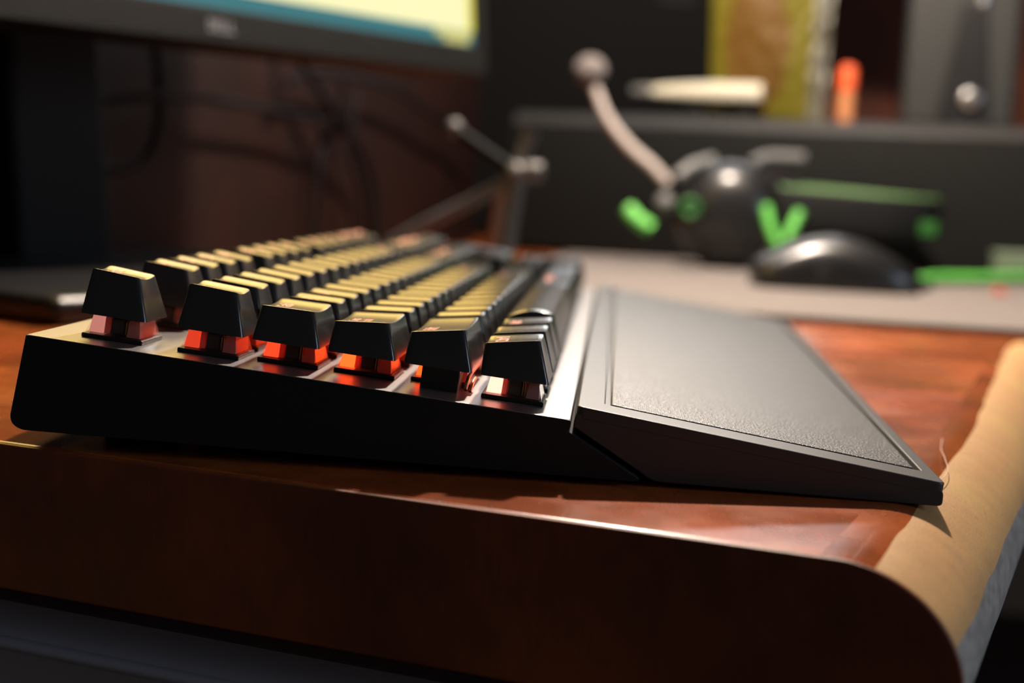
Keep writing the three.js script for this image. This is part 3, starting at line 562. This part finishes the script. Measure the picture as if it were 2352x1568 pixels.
{
  const t = thing('computer_tower', 'tall black computer tower standing between the wood panel and the shelf', 'computer', [84, 0, -1560]);
  part('side_panel', moved(box(352, 460, 6, 1.5), 0, 240, 0), phys(lin(0.0018, 0.0018, 0.002), 0.7, { specularIntensity: 0.15 }), t); part('chassis', moved(box(350, 456, 130, 4), 0, 240, -66), M.matte, t);
  for (let k = 0; k < 8; k++) part('vent_slot', moved(box(50, 3, 2, 0.6), 120, 330 + k * 8, 3.2), M.rubber, t);
  for (const x of [-150, 150]) part('foot', moved(box(30, 14, 90, 2), x, 7, -60), M.rubber, t);
}
{
  // snack packet: pillow with crimped ends
  const t = thing('snack_packet', 'yellow foil snack packet with a crumpled silver edge standing on the shelf', 'packet', onShelf(293, -1235)); t.rotation.y = SHELF_TURN + 0.05;
  const wdt = 128, h = 185, nx = 30, ny = 34;
  const sheet = (sgn, x0, x1) => {
    const pos = [], idx = [], uv = [];
    for (let j = 0; j <= ny; j++) for (let i = 0; i <= nx; i++) {
      const fx = x0 + (x1 - x0) * i / nx, fy = j / ny, bulge = 15 * Math.pow(Math.sin(Math.PI * Math.min(1, Math.max(0, fx))), 0.6) * Math.pow(Math.sin(Math.PI * fy), 0.5);
      const cr = 5 * (n9(fx * 0.7, fy * 0.7) - 0.5) + 6 * (n23(fx * 0.8, fy * 0.8) - 0.5) * (0.4 + 1.3 * fx), taperX = 1 - 0.12 * (1 - fy) * (fx < 0.5 ? 1 : 0.3);
      pos.push((fx - 0.5) * wdt * taperX, fy * h, sgn * (bulge + cr * Math.sin(Math.PI * fy))); uv.push(fx, fy);
    }
    for (let j = 0; j < ny; j++) for (let i = 0; i < nx; i++) { const q = j * (nx + 1) + i; idx.push(...(sgn > 0 ? [q, q + 1, q + nx + 2, q, q + nx + 2, q + nx + 1] : [q, q + nx + 2, q + 1, q, q + nx + 1, q + nx + 2])); }
    const g = new THREE.BufferGeometry(); g.setAttribute('position', new THREE.Float32BufferAttribute(pos, 3)); g.setAttribute('uv', new THREE.Float32BufferAttribute(uv, 2)); g.setIndex(idx); g.computeVertexNormals(); return g;
  };
  const pm = texture(256, (u, v) => { const b = Math.hypot((u - 0.42) / 0.3, (v - 0.45) / 0.42) < 1 + 0.15 * (n9(u, v) - 0.5); return b ? [0.32, 0.225, 0.05] : [0.34, 0.315, 0.05]; }, true);
  const foil = phys(0xffffff, 0.6, { map: pm, side: THREE.DoubleSide, specularIntensity: 0.4 });
  part('front_foil', sheet(1, 0, 0.91), foil, t); part('back_foil', sheet(-1, 0, 1), foil, t);
  part('silver_edge', sheet(1, 0.91, 1.05), std(lin(0.14, 0.134, 0.105), 0.45, { metalness: 0.4, side: THREE.DoubleSide }), t, 'crumpled silver edge');
}
{
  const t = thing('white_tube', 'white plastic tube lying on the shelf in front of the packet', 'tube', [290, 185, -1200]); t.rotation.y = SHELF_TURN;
  // stands clear of the board on two small holder feet
  const g = lathe([[0, 0], [9, 0], [11, 1.5], [11.5, 5], [11.5, 50], [9.5, 84], [7, 116], [4, 126], [0, 128]], 32); g.rotateZ(Math.PI / 2);
  part('tube_body', g, std(lin(0.5, 0.47, 0.36), 0.4), t);
  const cap = lathe([[0, 0], [6.5, 0], [6.8, 2], [5, 22], [0, 23]], 24); cap.rotateZ(Math.PI / 2); cap.translate(-124, 0, 0); part('cap', cap, M.greyTone, t);  // grey end puts the fade into shade into the colour
  for (const x of [-16, -70]) part('cradle', moved(box(8, 18.6, 26, 1), x, -20.7, 0), M.charcoal, t);
}
{
  const t = thing('orange_marker', 'orange marker pen standing upright on the shelf beside the packet', 'marker', onShelf(379, -1196));
  const body = lathe([[0, 0], [7.6, 0], [8.4, 1.2], [8.4, 34], [8, 36], [0, 36]], 28), cap = lathe([[0, 36], [8.8, 36], [9.3, 38], [9.1, 58], [7, 63], [0, 65]], 28);
  part('barrel', body, std(lin(0.5, 0.2, 0.08), 0.4), t, 'tan orange barrel'); part('cap', cap, std(lin(0.75, 0.11, 0.03), 0.35), t, 'bright orange cap');
}
{
  const t = thing('speaker', 'dark grey desktop speaker with a tapered black baffle and silver knob on the shelf', 'speaker', onShelf(492, -1170)); t.rotation.y = SHELF_TURN + 0.1;
  part('cabinet', moved(box(114, 260, 80, 9, 4), 0, 130, -39), phys(lin(0.022, 0.023, 0.022), 0.5, { specularIntensity: 0.6 }), t);
  const s = new THREE.Shape(); s.moveTo(-4, 130); s.lineTo(18, 130); s.lineTo(30, 4); s.lineTo(-22, 4); s.closePath();
  part('baffle', new THREE.ExtrudeGeometry(s, { depth: 3, bevelEnabled: true, bevelThickness: 1.5, bevelSize: 1.5, bevelSegments: 3 }).translate(0, 0, 3), M.gloss, t, 'tapered black baffle');
  const k = lathe([[0, 8], [9, 8], [11, 5.5], [11, 0], [0, 0]], 28); k.rotateX(Math.PI / 2); k.translate(11, 31, 6); part('knob', k, M.chrome, t, 'silver knob');
  const bar = new THREE.CapsuleGeometry(5, 120, 8, 16); bar.translate(15, 190, 5); part('highlight_bar', bar, M.chrome, t, 'chrome bar standing in for a vertical highlight');  // bar added in place of the lamp highlight on the cabinet
}

renderer.render(scene, camera);
